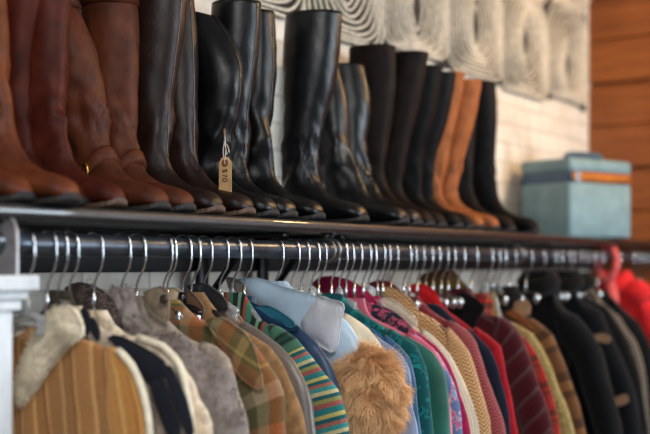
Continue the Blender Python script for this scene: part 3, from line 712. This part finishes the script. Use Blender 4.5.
W_ = dict; SHO = {}
wool = lambda k, c, **kw: M(k, m_cloth, c, **kw)
shearl = wool('cream_shearling', (246, 232, 206), var=0.08, sc=60, bump=0.8)
tanstripe = M('tan_stripe_wool', m_stripe, [(0, (182, 130, 78)), (.30, (200, 148, 92)), (.36, (222, 176, 116)), (.44, (176, 124, 72)), (.72, (150, 102, 62)), (.8, (208, 156, 94)), (.9, (182, 130, 78))], 0.075, 'u', 0.1, 0.12)
goldsleeve = M('gold_stripe_wool', m_stripe, [(0, (212, 152, 80)), (.3, (190, 130, 66)), (.36, (226, 174, 102)), (.5, (200, 140, 72)), (.8, (174, 118, 64)), (.9, (216, 160, 88))], 0.06, 'u', 0.1, 0.0)
navystripe = M('cream_navy_stripe', m_stripe, [(0, (170, 132, 96)), (.28, (28, 32, 44)), (.45, (150, 110, 60)), (.52, (26, 30, 42)), (.68, (214, 192, 164)), (.9, (196, 160, 124))], 0.12, 'u', 0.05)
navyw = wool('navy_wool', (28, 32, 44)); blackw = wool('black_wool', (8, 8, 10), bump=0.6)
creamf = wool('cream_fleece', (214, 196, 172), var=0.25, sc=35, bump=0.8)
greyfur = wool('grey_brown_fleece', (172, 162, 158), var=0.5, sc=28, bump=1.0, c2=(98, 84, 78))
taupe = wool('taupe_grey_wool', (160, 146, 132), var=0.2, sc=50); khaki = wool('khaki_grey_wool', (136, 122, 104)); creaml = M('cream_lining', m_satin, (200, 176, 148), 0.5)
tanw = wool('tan_wool', (148, 112, 76), sc=40); brownl = M('brown_lining', m_satin, (92, 64, 44), 0.55)
plaid = M('olive_orange_plaid', m_plaid, [(0, (92, 88, 52)), (.33, (160, 146, 112)), (.48, (168, 96, 52)), (.72, (104, 92, 56)), (.86, (176, 152, 96))], [(0, (84, 82, 50)), (.3, (166, 100, 64)), (.52, (112, 100, 62)), (.56, (190, 160, 96)), (.6, (120, 104, 66)), (.8, (172, 152, 124))], 0.15, 0.17, 0.5)
taupesat = M('taupe_satin', m_satin, (98, 88, 80), 0.38)
multi = M('multi_stripe_knit', m_stripe, [(0, (46, 128, 130)), (.16, (196, 186, 110)), (.26, (30, 98, 106)), (.36, (168, 104, 92)), (.46, (60, 150, 148)), (.58, (206, 196, 150)), (.68, (34, 96, 104)), (.78, (150, 150, 90)), (.88, (166, 92, 86))], 0.085, 'v', 0.04, start=0.10)
greenknit = M('green_black_knit', m_stripe, [(0, (64, 120, 98)), (.3, (26, 44, 40)), (.55, (110, 150, 124)), (.7, (24, 36, 34)), (.85, (150, 72, 56))], 0.05, 'u', 0.2)
bluesat = M('deep_blue_satin', m_satin, (8, 46, 78), 0.45); tealsat = M('teal_blue_satin', m_satin, (24, 98, 122), 0.36)
paleblue = M('pale_blue_satin', m_satin, (168, 190, 208), 0.38, 0.08); greysat = M('pale_grey_satin', m_satin, (200, 203, 210), 0.45, 0.06); beigegrey = wool('beige_grey_wool', (140, 130, 120))
creamsat = M('cream_satin', m_satin, (222, 206, 176), 0.4); steelblue = M('steel_blue_satin', m_satin, (116, 126, 152), 0.4); brightblue = M('bright_blue_satin', m_satin, (20, 78, 116), 0.45)
fox = M('fox_fur_hair', m_plain, (255, 202, 152), 0.5, 0, 0.06, 30, 0, spec=0.3)
foxbase = wool('fox_fur_base', (250, 176, 112), sc=60)
tealv = M('teal_velvet', m_motif, (6, 78, 82), [(10, 112, 112), (8, 60, 70), (24, 132, 124)], 46, 3, 1.5)
green = M('bottle_green_cotton', m_satin, (12, 92, 78), 0.6); pinks = M('rose_pink_satin', m_satin, (206, 96, 120), 0.45); magenta = M('magenta_wool', m_cloth, (158, 28, 72), sc=40, bump=0.4)
paisley = M('paisley_print', m_motif, (40, 44, 66), [(216, 96, 122), (198, 70, 104), (86, 104, 100)], 60, 2, 3); paisley2 = M('pale_paisley_print', m_motif, (92, 120, 160), [(226, 160, 170), (120, 160, 190), (190, 90, 130)], 60, 2, 3)
knit = M('cream_knit', m_knit, (236, 220, 194)); herring = M('tan_herringbone', m_herring, (214, 170, 122), (118, 78, 48))
redpat = M('red_diamond_weave', m_herring, (148, 52, 56), (60, 14, 22), 0.02, 0.010); redwhite = M('red_white_weave', m_herring, (172, 92, 92), (96, 18, 30), 0.016, 0.010)
navyd = wool('dark_navy_wool', (22, 28, 44)); crimson = wool('crimson_wool', (158, 16, 30), sc=50, var=0.15); redsc = wool('scarlet_wool', (206, 28, 34), var=0.1)
burg = M('burgundy_pinstripe', m_stripe, [(0, (74, 18, 28)), (.40, (60, 14, 24)), (.44, (128, 104, 100)), (.48, (70, 18, 28)), (.56, (112, 88, 86)), (.59, (78, 18, 28))], 0.062, 'v', 0.05, 0.55)
tartan = M('red_tartan', m_plaid, [(0, (176, 26, 30)), (.5, (30, 24, 30)), (.62, (170, 30, 34)), (.9, (150, 120, 80))], [(0, (186, 28, 30)), (.40, (26, 22, 26)), (.62, (180, 34, 34)), (.74, (24, 20, 26)), (.82, (150, 40, 36))], 0.06, 0.085, 0.6)
goldtw = M('gold_tweed', m_tweed, (84, 66, 30), (168, 142, 78), (214, 196, 140)); olivefur = wool('olive_pile', (120, 94, 44), var=0.4, sc=30, bump=1.0)
camo = M('brown_patchwork', m_plaid, [(0, (112, 72, 42)), (.5, (30, 24, 24)), (.75, (136, 92, 56))], [(0, (116, 76, 44)), (.45, (32, 26, 24)), (.65, (146, 100, 60)), (.85, (60, 40, 30))], 0.11, 0.15, 0.55)
inkw = wool('blue_black_wool', (8, 10, 14), sc=40); denimd = wool('dark_denim', (11, 15, 22)); hound = M('grey_houndstooth', m_plaid, [(0, (150, 138, 124)), (.5, (34, 30, 32))], [(0, (150, 138, 124)), (.5, (30, 28, 30))], 0.018, 0.02, 0.5)
hood = wool('red_hoodie_fleece', (206, 38, 44), var=0.1, sc=30, bump=0.3)
tabw = wool('tan_tab', (176, 140, 108))

GARM_ = 0
GARM = [
 W_(name='striped_coat', cat='coat', label='tan and gold striped wool coat with cream shearling collar, foremost by the post', o=[(62, 322), (80, 337), (100, 342), (120, 351), (134, 366), (144, 390), (152, 434)], tip=4, mat=tanstripe, sl=goldsleeve, trim=shearl, T=.016, W=.20),
 W_(name='olive_jacket', cat='jacket', label='dark olive jacket mostly hidden behind the tan striped coat', o=[(50, 290), (66, 302), (85, 335), (105, 348), (128, 368), (138, 400), (142, 434)], tip=3, mat=wool('dark_olive_wool', (58, 52, 44)), T=.014, W=.21),
 W_(name='blanket_coat', cat='coat', label='cream coat with bold navy stripes, right behind the tan striped coat', o=[(78, 306), (92, 318), (110, 330), (140, 338), (165, 347), (181, 365), (189, 396), (194, 434)], tip=4, mat=creamf, sl=creamf, trim=shearl, T=.018, W=.26,
    flaps=[([(107, 338), (120, 336), (164, 361), (160, 384), (150, 386), (136, 368)], navyw, 'navy_lapel', .006), ([(76, 322), (83, 306), (90, 320), (86, 336)], navyw, 'navy_stripe', .004), ([(88, 326), (92, 317), (99, 330), (97, 341)], navyw, 'navy_stripe', .004), ([(149, 386), (160, 374), (172, 404), (180, 434), (166, 434)], navyw, 'navy_stripe', .006, -.008), ([(163, 370), (170, 366), (184, 394), (192, 422), (193, 434), (185, 434)], navyw, 'navy_stripe', .006, -.008)]),
 W_(name='fleece_jacket', cat='jacket', label='plain cream fleece jacket between the navy-striped coat and the grey faux-fur coat', o=[(98, 310), (120, 328), (150, 342), (172, 352), (187, 372), (200, 400), (213, 434)], tip=3, mat=creamf, T=.018, lumpy=.004, W=.25),
 W_(name='faux_fur_coat', cat='coat', label='mottled grey-brown faux-fur coat with high fluffy collar', o=[(108, 288), (125, 293), (140, 312), (152, 330), (180, 338), (204, 354), (225, 371), (236, 402), (246, 434)], tip=5, mat=greyfur, T=.026, lumpy=.009, W=.25, furry=True,
    flaps=[([(64, 288), (78, 282), (98, 288), (112, 300), (122, 330), (100, 332), (84, 318)], wool('brown_pile', (78, 64, 56), sc=30, bump=1.0, var=.4), 'collar', .016)]),
 W_(name='wool_coat', cat='coat', label='taupe grey wool coat with khaki collar, behind the faux-fur coat', o=[(152, 296), (168, 318), (190, 336), (215, 346), (229, 358), (239, 392), (249, 434)], tip=4, mat=taupe, T=.018, W=.24,
    flaps=[([(143, 292), (160, 286), (168, 294), (167, 322), (150, 312)], khaki, 'collar', .008)], buttons=([(163, 299)], M('horn_button', m_plain, (50, 40, 36), .3))),
 W_(name='plaid_jacket', cat='jacket', label='olive and rust plaid jacket with large pointed collar', o=[(176, 300), (200, 318), (225, 324), (250, 340), (267, 362), (284, 390), (285, 434)], tip=4, mat=plaid, T=.02, W=.25,
    flaps=[([(205, 321), (220, 317), (236, 326), (251, 342), (263, 389), (240, 378), (224, 352)], plaid, 'pointed_collar', .008, -.006, .5)]),
 W_(name='tan_coat', cat='coat', label='plain tan wool coat directly behind the plaid jacket', o=[(184, 292), (200, 302), (225, 318), (252, 335), (270, 346), (286, 370), (298, 401), (306, 434)], tip=4, mat=tanw, T=.017, W=.24,
    flaps=[([(160, 289), (176, 288), (184, 300), (190, 322), (170, 316)], creaml, 'collar', .008), ([(178, 293), (190, 291), (204, 308), (198, 320), (188, 316)], brownl, 'lining', .004, -.004)]),
 W_(name='satin_coat', cat='coat', label='dark taupe satin coat left of the multicoloured striped knit', o=[(194, 290), (212, 300), (232, 315), (256, 328), (280, 345), (296, 364), (309, 393), (315, 434)], tip=4, mat=taupesat, T=.02, fold=.003, W=.24,
    flaps=[([(186, 286), (204, 283), (224, 298), (226, 312), (200, 305)], M('black_gloss_collar', m_satin, (22, 24, 30), .35), 'collar', .01)]),
 W_(name='striped_sweater', cat='sweater', label='knit sweater with teal, yellow and pink striped sleeve', o=[(214, 292), (235, 306), (262, 318), (280, 327), (297, 338), (322, 370), (338, 392), (347, 418), (349, 434)], tip=4, mat=greenknit, sl=multi, T=.018, W=.255,
    flaps=[([(222, 305), (228, 302), (243, 322), (238, 324)], M('peach_lining', m_satin, (206, 150, 124), .5), 'collar', .004)]),
 W_(name='satin_jacket', cat='jacket', label='deep blue satin jacket between the striped knit and the pale blue jacket', o=[(232, 296), (240, 300), (260, 310), (280, 318), (300, 328), (318, 343), (331, 365), (340, 395), (347, 434)], tip=5, mat=bluesat, T=.018, fold=.006, W=.235,
    flaps=[([(233, 298), (240, 297), (272, 312), (300, 328), (284, 331), (258, 322)], bluesat, 'collar', .01), ([(256, 307), (270, 306), (294, 322), (290, 328), (272, 318)], tealsat, 'collar_lining', .006, -.004)]),
 W_(name='windbreaker', cat='jacket', label='pale blue satin jacket with wide stand-up collar and fluffy orange fox-fur trim', o=[(240, 281), (256, 281), (280, 288), (305, 298), (330, 306), (348, 322), (362, 345), (372, 385), (378, 434)], tip=5, mat=paleblue, T=.024, fold=.008, W=.235, fur=True,
    flaps=[([(236, 279), (258, 278), (284, 287), (317, 297), (313, 310), (302, 332), (286, 330), (268, 314), (250, 300)], paleblue, 'collar', .02), ([(302, 318), (318, 297), (330, 299), (343, 304), (341, 320), (335, 352), (318, 345), (303, 334)], greysat, 'turned_lapel', .016, -.012), ([(225, 277), (236, 279), (262, 299), (257, 309), (242, 305), (230, 292)], beigegrey, 'inner_lapel', .004, -.01)], buttons=([(322, 301)], clear_plastic)),
 W_(name='satin_blouse', cat='blouse', label='cream satin blouse showing between the pale blue jacket and teal velvet', o=[(290, 290), (310, 298), (335, 308), (354, 318), (369, 329), (381, 347), (388, 390), (392, 434)], tip=4, mat=creamsat, T=.016, fold=.008, W=.23),
 W_(name='padded_coat', cat='coat', label='steel blue satin coat, a shoulder sliver right of the orange fox fur', o=[(300, 292), (330, 312), (360, 325), (385, 342), (401, 356), (409, 372), (413, 400), (418, 434)], tip=4, mat=steelblue, T=.02, fold=.008, W=.245),
 W_(name='blue_shirt', cat='shirt', label='bright blue shirt, a thin sliver left of the teal velvet', o=[(315, 290), (345, 312), (375, 328), (395, 342), (409, 358), (416, 385), (421, 434)], tip=4, mat=brightblue, T=.013, W=.24),
 W_(name='velvet_jacket', cat='jacket', label='teal patterned velvet jacket right of the fox-fur collar', o=[(318, 290), (335, 296), (352, 306), (380, 322), (400, 334), (416, 346), (425, 368), (431, 399), (433, 434)], tip=5, mat=tealv, T=.018, W=.24),
 W_(name='green_dress', cat='dress', label='plain bottle-green dress right of the teal velvet jacket', o=[(330, 294), (360, 310), (390, 327), (419, 343), (433, 354), (444, 373), (449, 400), (450, 434)], tip=4, mat=green, T=.016, fold=.007, W=.25),
 W_(name='pink_blouse', cat='blouse', label='rose pink satin blouse with small collar in front of the magenta coat', o=[(328, 288), (342, 288), (352, 300), (372, 315), (396, 327), (420, 338), (434, 349), (444, 370), (449, 400), (452, 434)], tip=6, mat=pinks, T=.013, W=.235),
 W_(name='paisley_blouse', cat='blouse', label='navy and pink paisley blouse with pale printed sleeve', o=[(342, 302), (358, 304), (378, 312), (400, 325), (420, 337), (438, 353), (448, 371), (456, 390), (460, 412), (462, 434)], tip=5, mat=paisley, sl=paisley2, T=.017, W=.24,
    flaps=[([(352, 306), (362, 303), (384, 307), (400, 316), (416, 334), (396, 330), (372, 318)], paisley, 'collar', .008)]),
 W_(name='magenta_coat', cat='coat', label='magenta wool coat with tall rounded collar behind the hooks', o=[(328, 277), (345, 279), (362, 288), (377, 303), (395, 318), (418, 332), (436, 345), (450, 365), (460, 395), (470, 434)], tip=6, mat=magenta, T=.018, W=.25,
    flaps=[([(311, 284), (318, 278), (330, 276), (346, 279), (363, 288), (377, 303), (374, 312), (350, 308), (326, 296)], magenta, 'collar', .012)]),
 W_(name='knit_cardigan', cat='cardigan', label='cream knitted cardigan left of the tan herringbone coat', o=[(360, 294), (377, 298), (395, 305), (413, 322), (432, 335), (450, 354), (462, 378), (472, 404), (479, 434)], tip=5, mat=knit, T=.02, W=.25,
    flaps=[([(378, 299), (390, 298), (412, 314), (416, 327), (396, 318), (382, 308)], knit, 'collar', .012)]),
 W_(name='herringbone_coat', cat='coat', label='tan herringbone tweed coat with folded collar', o=[(370, 290), (385, 289), (405, 297), (416, 308), (440, 320), (456, 335), (469, 351), (477, 375), (486, 407), (491, 434)], tip=6, mat=herring, T=.02, W=.25,
    flaps=[([(376, 290), (388, 287), (404, 294), (417, 308), (416, 322), (402, 312), (384, 302)], herring, 'collar', .012)]),
 W_(name='tweed_jacket', cat='jacket', label='dark red patterned jacket with red and white woven sleeve', o=[(372, 282), (385, 280), (398, 288), (408, 302), (435, 312), (464, 328), (476, 343), (485, 370), (496, 401), (506, 434)], tip=6, mat=redpat, sl=redwhite, T=.02, W=.245,
    flaps=[([(366, 284), (378, 280), (392, 283), (406, 298), (404, 306), (386, 294)], redpat, 'collar', .008)]),
 W_(name='navy_coat', cat='coat', label='dark navy coat between the red woven jacket and the crimson coat', o=[(390, 284), (405, 282), (420, 292), (440, 305), (460, 322), (476, 335), (490, 350), (499, 372), (507, 407), (511, 434)], tip=6, mat=navyd, T=.016, W=.235),
 W_(name='crimson_coat', cat='coat', label='plain crimson wool coat with scarlet collar', o=[(410, 279), (425, 281), (438, 292), (447, 308), (465, 320), (486, 334), (500, 346), (507, 378), (516, 425), (518, 434)], tip=6, mat=crimson, T=.02, W=.235,
    flaps=[([(404, 288), (412, 284), (425, 285), (436, 293), (441, 309), (428, 303), (414, 294)], redsc, 'collar', .012)]),
 W_(name='pinstripe_coat', cat='coat', label='burgundy coat with slanting grey stripes and black lapel', o=[(430, 288), (445, 294), (460, 300), (484, 310), (504, 318), (516, 328), (524, 343), (536, 374), (547, 405), (553, 434)], tip=5, mat=burg, T=.022, W=.25, 
    flaps=[([(432, 305), (452, 298), (464, 292), (484, 306), (478, 318), (466, 338), (446, 322)], blackw, 'black_lapel', .01)]),
 W_(name='tartan_shirt', cat='shirt', label='red and black tartan shirt right of the burgundy striped coat', o=[(445, 292), (470, 302), (500, 320), (518, 332), (528, 342), (537, 356), (546, 377), (554, 399), (560, 434)], tip=4, mat=tartan, T=.014, W=.23, collar=(tartan, .025, .025)),
 W_(name='gold_tweed_coat', cat='coat', label='gold flecked tweed coat with broad olive pile collar', o=[(440, 272), (455, 272), (468, 285), (486, 306), (502, 316), (518, 325), (533, 334), (546, 356), (555, 377), (566, 404), (575, 434)], tip=6, mat=goldtw, T=.02, W=.245,
    flaps=[([(418, 279), (426, 272), (452, 271), (462, 281), (484, 306), (470, 310), (452, 300), (430, 294)], olivefur, 'collar', .016)]),
 W_(name='patchwork_jacket', cat='jacket', label='brown and black patchwork jacket left of the big blue-black coat', o=[(478, 288), (495, 298), (520, 312), (538, 322), (552, 334), (565, 365), (577, 397), (586, 434)], tip=4, mat=camo, T=.02, W=.245, collar=(blackw, .03, .03),
    flaps=[([(486, 292), (493, 291), (520, 314), (534, 330), (520, 322), (500, 308)], M('rust_facing', m_cloth, (150, 88, 50)), 'facing', .004), ([(510, 305), (522, 299), (530, 305), (528, 316), (516, 313)], tabw, 'collar_patch', .004)]),
 W_(name='black_overcoat', cat='coat', label='large plain blue-black overcoat, widest dark coat on the right', o=[(500, 280), (515, 276), (530, 284), (545, 298), (562, 306), (577, 315), (598, 343), (609, 379), (623, 434)], tip=5, mat=inkw, T=.03, W=.255, collar=(blackw, .03, .035)),
 W_(name='denim_jacket', cat='jacket', label='dark denim jacket with tan tabs right of the blue-black overcoat', o=[(532, 281), (545, 278), (560, 288), (580, 298), (601, 311), (616, 344), (634, 386), (642, 434)], tip=4, mat=denimd, T=.024, W=.235, collar=(blackw, .03, .03),
    flaps=[([(594, 335), (602, 333), (610, 338), (608, 343), (598, 341)], tabw, 'tab', .002), ([(612, 399), (625, 394), (628, 402), (614, 407)], tabw, 'tab', .002)]),
 W_(name='black_jacket', cat='jacket', label='plain black jacket between the tabbed denim jacket and the houndstooth coat', o=[(548, 278), (562, 284), (585, 296), (606, 306), (622, 330), (638, 370), (645, 405), (648, 434)], tip=3, mat=blackw, T=.02, W=.22, collar=(blackw, .025, .03)),
 W_(name='houndstooth_coat', cat='coat', label='grey checked houndstooth coat below the red hoodie', o=[(560, 278), (580, 288), (602, 302), (620, 317), (637, 344), (646, 379), (650, 422), (651, 434)], tip=3, mat=hound, T=.02, W=.21),
 W_(name='black_parka', cat='coat', label='black coat at the right photo edge under the red hoodie', o=[(578, 280), (600, 295), (622, 308), (638, 322), (652, 350), (662, 400), (667, 434)], tip=3, mat=inkw, T=.024, W=.215),
 W_(name='red_hoodie', cat='hoodie', label='bright red hoodie with hood near the far end of the rail', o=[(604, 282), (614, 277), (628, 276), (642, 292), (657, 308), (672, 350), (680, 434)], tip=4, mat=hood, T=.035, W=.22, collar=(hood, .03, .04)),
]
# pair garments with hooks, order kept
def ideal(g):
    u = g['o'][-1][0]; a = (u - 325) / F; Y = RY - g['W'] - 0.05
    return Y * (CS + SN * a) / (SN - CS * a)
n, m = len(GARM), len(HX); INF = 1e9
ids = [ideal(g) for g in GARM]
cost = [[INF] * (m + 1) for _ in range(n + 1)]; bk = {}
for j in range(m + 1): cost[0][j] = 0
for i in range(1, n + 1):
    for j in range(1, m + 1):
        a = cost[i][j - 1]; b_ = cost[i - 1][j - 1] + (ids[i - 1] - HX[j - 1]) ** 2
        cost[i][j] = min(a, b_); bk[i, j] = b_ < a
i, j = n, m; asg = {}
while i > 0:
    if bk[i, j]: asg[i - 1] = j - 1; i -= 1
    j -= 1
gx = {i: 0.3 * HX[asg[i]] + 0.7 * ids[i] for i in range(n)}
for i in range(1, n): gx[i] = max(gx[i], gx[i - 1] + 0.028)
if 0: print('RES', [(GARM[i]['name'], round(gx[i] - HX[asg[i]], 3), round(gx[i], 3)) for i in range(n)])
kinds = {0: 'clear', 4: 'wire', 12: 'clear', 13: 'clear', 9: 'black', 10: 'black', 17: 'clear', 18: 'clear', 21: 'clear', 25: 'clear', 38: 'clear', 40: 'clear'}
used = {v: k for k, v in asg.items()}
hx2 = {}
for jj in range(m): hx2[jj] = gx[used[jj]] if jj in used else HX[jj]
HANG = []; last = 'tan and gold striped coat by the post'; cnt = {}
for jj in range(m):
    kd = kinds.get(jj, 'wire'); nm = {'wire': 'bright wire hanger', 'clear': 'clear plastic hanger with steel hook', 'black': 'black plastic hanger with steel hook'}[kd]
    if jj in used:
        lab = GARM[used[jj]]['label'].split(' with ')[0].split(',')[0].split(' between ')[0].split(' mostly ')[0].split(' left of')[0].split(' right of')[0]
        lb = nm + ' holding the ' + ' '.join(lab.split()[:6]); last = lab
        if abs(hx2[jj] - HX[jj]) > 0.12: hx2[jj] = HX[jj]
    else:
        cnt[last] = cnt.get(last, 0) + 1
        lb = ('', 'spare ', 'second spare ', 'third spare ', 'fourth spare ', 'fifth spare ', 'sixth spare ', 'seventh spare ')[min(cnt[last], 7)] + nm.split(' with')[0] + ' just right of the ' + ' '.join(last.split()[:6])
    HANG.append((gx[used[jj]] if jj in used else HX[jj], kd, lb, jj))
for i, g in enumerate(GARM):
    g = dict(g); W0 = g.pop('W'); fur = g.pop('fur', False); furry = g.pop('furry', False)
    X = gx[i]; g['T'] = min(g['T'], 0.02 if False else g['T'])
    gap = min([abs(gx[k] - X) for k in (i - 1, i + 1) if k in gx]); g['T'] = max(0.009, min(g['T'], gap * 0.48))
    root = garment(X, **g)
    rnd = random.Random(i)
    if fur:
        Yc, zc = unX(X - 0.03, 371, 394); cx = X - g['T'] - 0.018; ry, rz_, rx = 0.078, 0.095, 0.036
        b = B(); rings = []
        for k in range(15):
            t_ = PI * k / 14; rings.append([(cx + rx * math.sin(t_) * math.sin(q), Yc - ry * math.sin(t_) * math.cos(q), zc + rz_ * math.cos(t_)) for q in [2 * PI * w / 24 for w in range(24)]])
        b.rings(rings); base = b.build('fur_trim', foxbase, root)
        S = []
        for k in range(7000):
            t_ = math.acos(1 - 2 * rnd.random()); q = 2 * PI * rnd.random()
            nrm = Vector((math.sin(t_) * math.sin(q), -math.sin(t_) * math.cos(q), math.cos(t_)))
            p = Vector((cx + rx * nrm.x, Yc + ry * nrm.y, zc + rz_ * nrm.z))
            cl_ = Vector((nz(p.x * 45, p.y * 45, p.z * 45), nz(p.x * 45 + 30, p.y * 45, p.z * 45), nz(p.x * 45, p.y * 45 + 30, p.z * 45)))
            d = nrm * 0.8 + cl_ * 0.9 + Vector((-0.15, -0.35, -0.35)) + Vector((rnd.gauss(0, .15), rnd.gauss(0, .15), rnd.gauss(0, .15)))
            S.append((p, d, 0.026 + 0.016 * rnd.random(), 0.0013))
        b = B(); strands(b, S); o = b.build('fur_pile', fox, base); o['kind'] = 'stuff'
    if i == 0:                                      # shearling collar
        px = [(19, 408), (17, 384), (26, 352), (40, 326), (51, 312), (64, 305), (76, 314), (81, 335), (68, 345), (54, 361), (38, 386)]
        o, va = flap(px, X, shearl, root, 'shearling_collar', 0.022, th=0.01, dx=-g['T'] - 0.012, fold=.006)
        S = []
        for k in range(3000):
            p = va[rnd.randrange(len(va))] + Vector((0.002, rnd.gauss(0, .003), rnd.gauss(0, .003)))
            S.append((p, (-1 + rnd.gauss(0, .4), -0.3 + rnd.gauss(0, .7), 0.5 + rnd.gauss(0, .7)), 0.008, 0.0011))
        b = B(); strands(b, S, seg=3); q = b.build('curly_pile', shearl, o); q['kind'] = 'stuff'
    if furry:
        b = B(); S = []
        for ch in root.children:
            if ch.name.startswith(('body', 'sleeve', 'collar')):
                vs = ch.data.vertices; base_ = root.location
                for k in range(2600 if not ch.name.startswith('collar') else 900):
                    v = vs[rnd.randrange(len(vs))]; p = v.co + base_
                    if p.z < HC - 0.45 or p.x > X + 0.02 or p.y > RY + 0.08: continue
                    p = p + Vector((0, rnd.gauss(0, .006), rnd.gauss(0, .006)))
                    S.append((p, v.normal * 1.0 + Vector((0, 0, -.5)) + Vector((rnd.gauss(0, .4), rnd.gauss(0, .4), rnd.gauss(0, .4))), 0.011, 0.0010))
        strands(b, S, seg=3); o = b.build('fur_pile', greyfur, root); o['kind'] = 'stuff'
    if g['name'] == 'red_hoodie':
        Y, z = unX(X - 0.05, 606, 289); b = B(); b.tube([(X - 0.05, Y + 0.004, z + 0.022), (X - 0.05, Y, z), (X - 0.05, Y - 0.004, z - 0.02)], [0.006, 0.011, 0.006], 12); b.build('gold_glint', brass, root)  # small brass piece added to stand in for a golden highlight
        Yh, zh = unX(X, 634, 288); b = B(); rings = []
        for k in range(11):
            t_ = PI * k / 10; rings.append([(X - 0.01 + 0.045 * math.sin(t_) * math.sin(q), Yh - 0.065 * math.sin(t_) * math.cos(q) - 0.01, zh - 0.02 + 0.055 * math.cos(t_) + 0.006 * nz(q * 2, t_ * 3, 1)) for q in [2 * PI * w / 20 for w in range(20)]])
        b.rings(rings); b.build('hood', hood, root)

for X, kd, lb, jj in HANG: hanger(X, kd, lb, SHO.get(round(X, 5)), jj)
# pink scarf looped over the rail
def scarf():
    X = unY(RY - 0.02, 612); salmon = wool('salmon_fleece', (206, 92, 92), var=.12, sc=30, bump=.3)
    b = B(); pts = []
    for k in range(28):
        a = 2 * PI * k / 28; pts.append((X + 0.01 * math.sin(a), RY - 0.0 - 0.037 * math.cos(a), RZ - 0.026 + 0.064 * math.sin(a)))
    b.tube(pts, [0.0145 + 0.002 * math.sin(k * 1.9) for k in range(28)], 10, closed=True)
    b.tube([(X + .005, RY - 0.01, RZ - 0.09), (X, RY - 0.02, RZ - 0.16), (X - .01, RY - 0.03, RZ - 0.3)], [0.016, 0.026, 0.022], 10)
    tag(b.build('scarf', salmon, loc=(X, RY, RZ - 0.1)), 'salmon pink scarf looped around the rail above the red hoodie', 'scarf')
scarf()

# ---------------------------------------------------------------- light, sky, camera
def area(name, loc, target, sx, sy, power, col):
    L = bpy.data.lights.new(name, 'AREA'); L.shape = 'RECTANGLE'; L.size = sx; L.size_y = sy; L.energy = power; L.color = col
    o = bpy.data.objects.new(name, L); C.objects.link(o); o.location = loc
    o.rotation_euler = (Vector(target) - Vector(loc)).to_track_quat('-Z', 'Y').to_euler(); return o
area('window_daylight', (4.3, -2.9, 2.0), (2.4, 1.7, 1.4), 1.9, 1.7, 150, (0.76, 0.89, 1.0))
area('overhead_fill', (0.6, -0.1, 2.9), (1.9, 1.5, 1.4), 0.7, 0.7, 34, (1.0, 0.97, 0.93))  # added overhead fill for shoulder tops and near faces, no known fixture
area('camera_left_fill', (-1.6, -1.4, 2.0), (2.0, 1.6, 1.35), 1.6, 1.8, 36, (0.85, 0.92, 1.0))  # added fill from behind left for faces towards the camera, no known doorway
L = bpy.data.lights.new('pendant_lamp', 'POINT'); L.energy = 46; L.color = (1.0, 0.62, 0.28); L.shadow_soft_size = 0.09
o = bpy.data.objects.new('pendant_lamp', L); C.objects.link(o); o.location = (4.35, 0.55, 2.75)
wd = bpy.data.worlds.new('room_air'); SC.world = wd; wd.use_nodes = True
wd.node_tree.nodes['Background'].inputs[0].default_value = (0.62, 0.72, 0.9, 1); wd.node_tree.nodes['Background'].inputs[1].default_value = 0.06
cam = bpy.data.cameras.new('camera'); co = bpy.data.objects.new('camera', cam); C.objects.link(co)
co.location = (0, 0, HC); co.rotation_euler = (PI / 2, 0, -math.atan2(CS, SN))
cam.sensor_width = 36; cam.lens = F * 36 / 650; cam.shift_y = 50 / 650; cam.clip_start = 0.05
cam.dof.use_dof = True; cam.dof.focus_distance = 2.68; cam.dof.aperture_fstop = 1.8
SC.camera = co
vs = SC.view_settings; vs.view_transform = 'Standard'; vs.look = 'None'; vs.gamma = 1; vs.use_curve_mapping = False; vs.exposure = 0.4
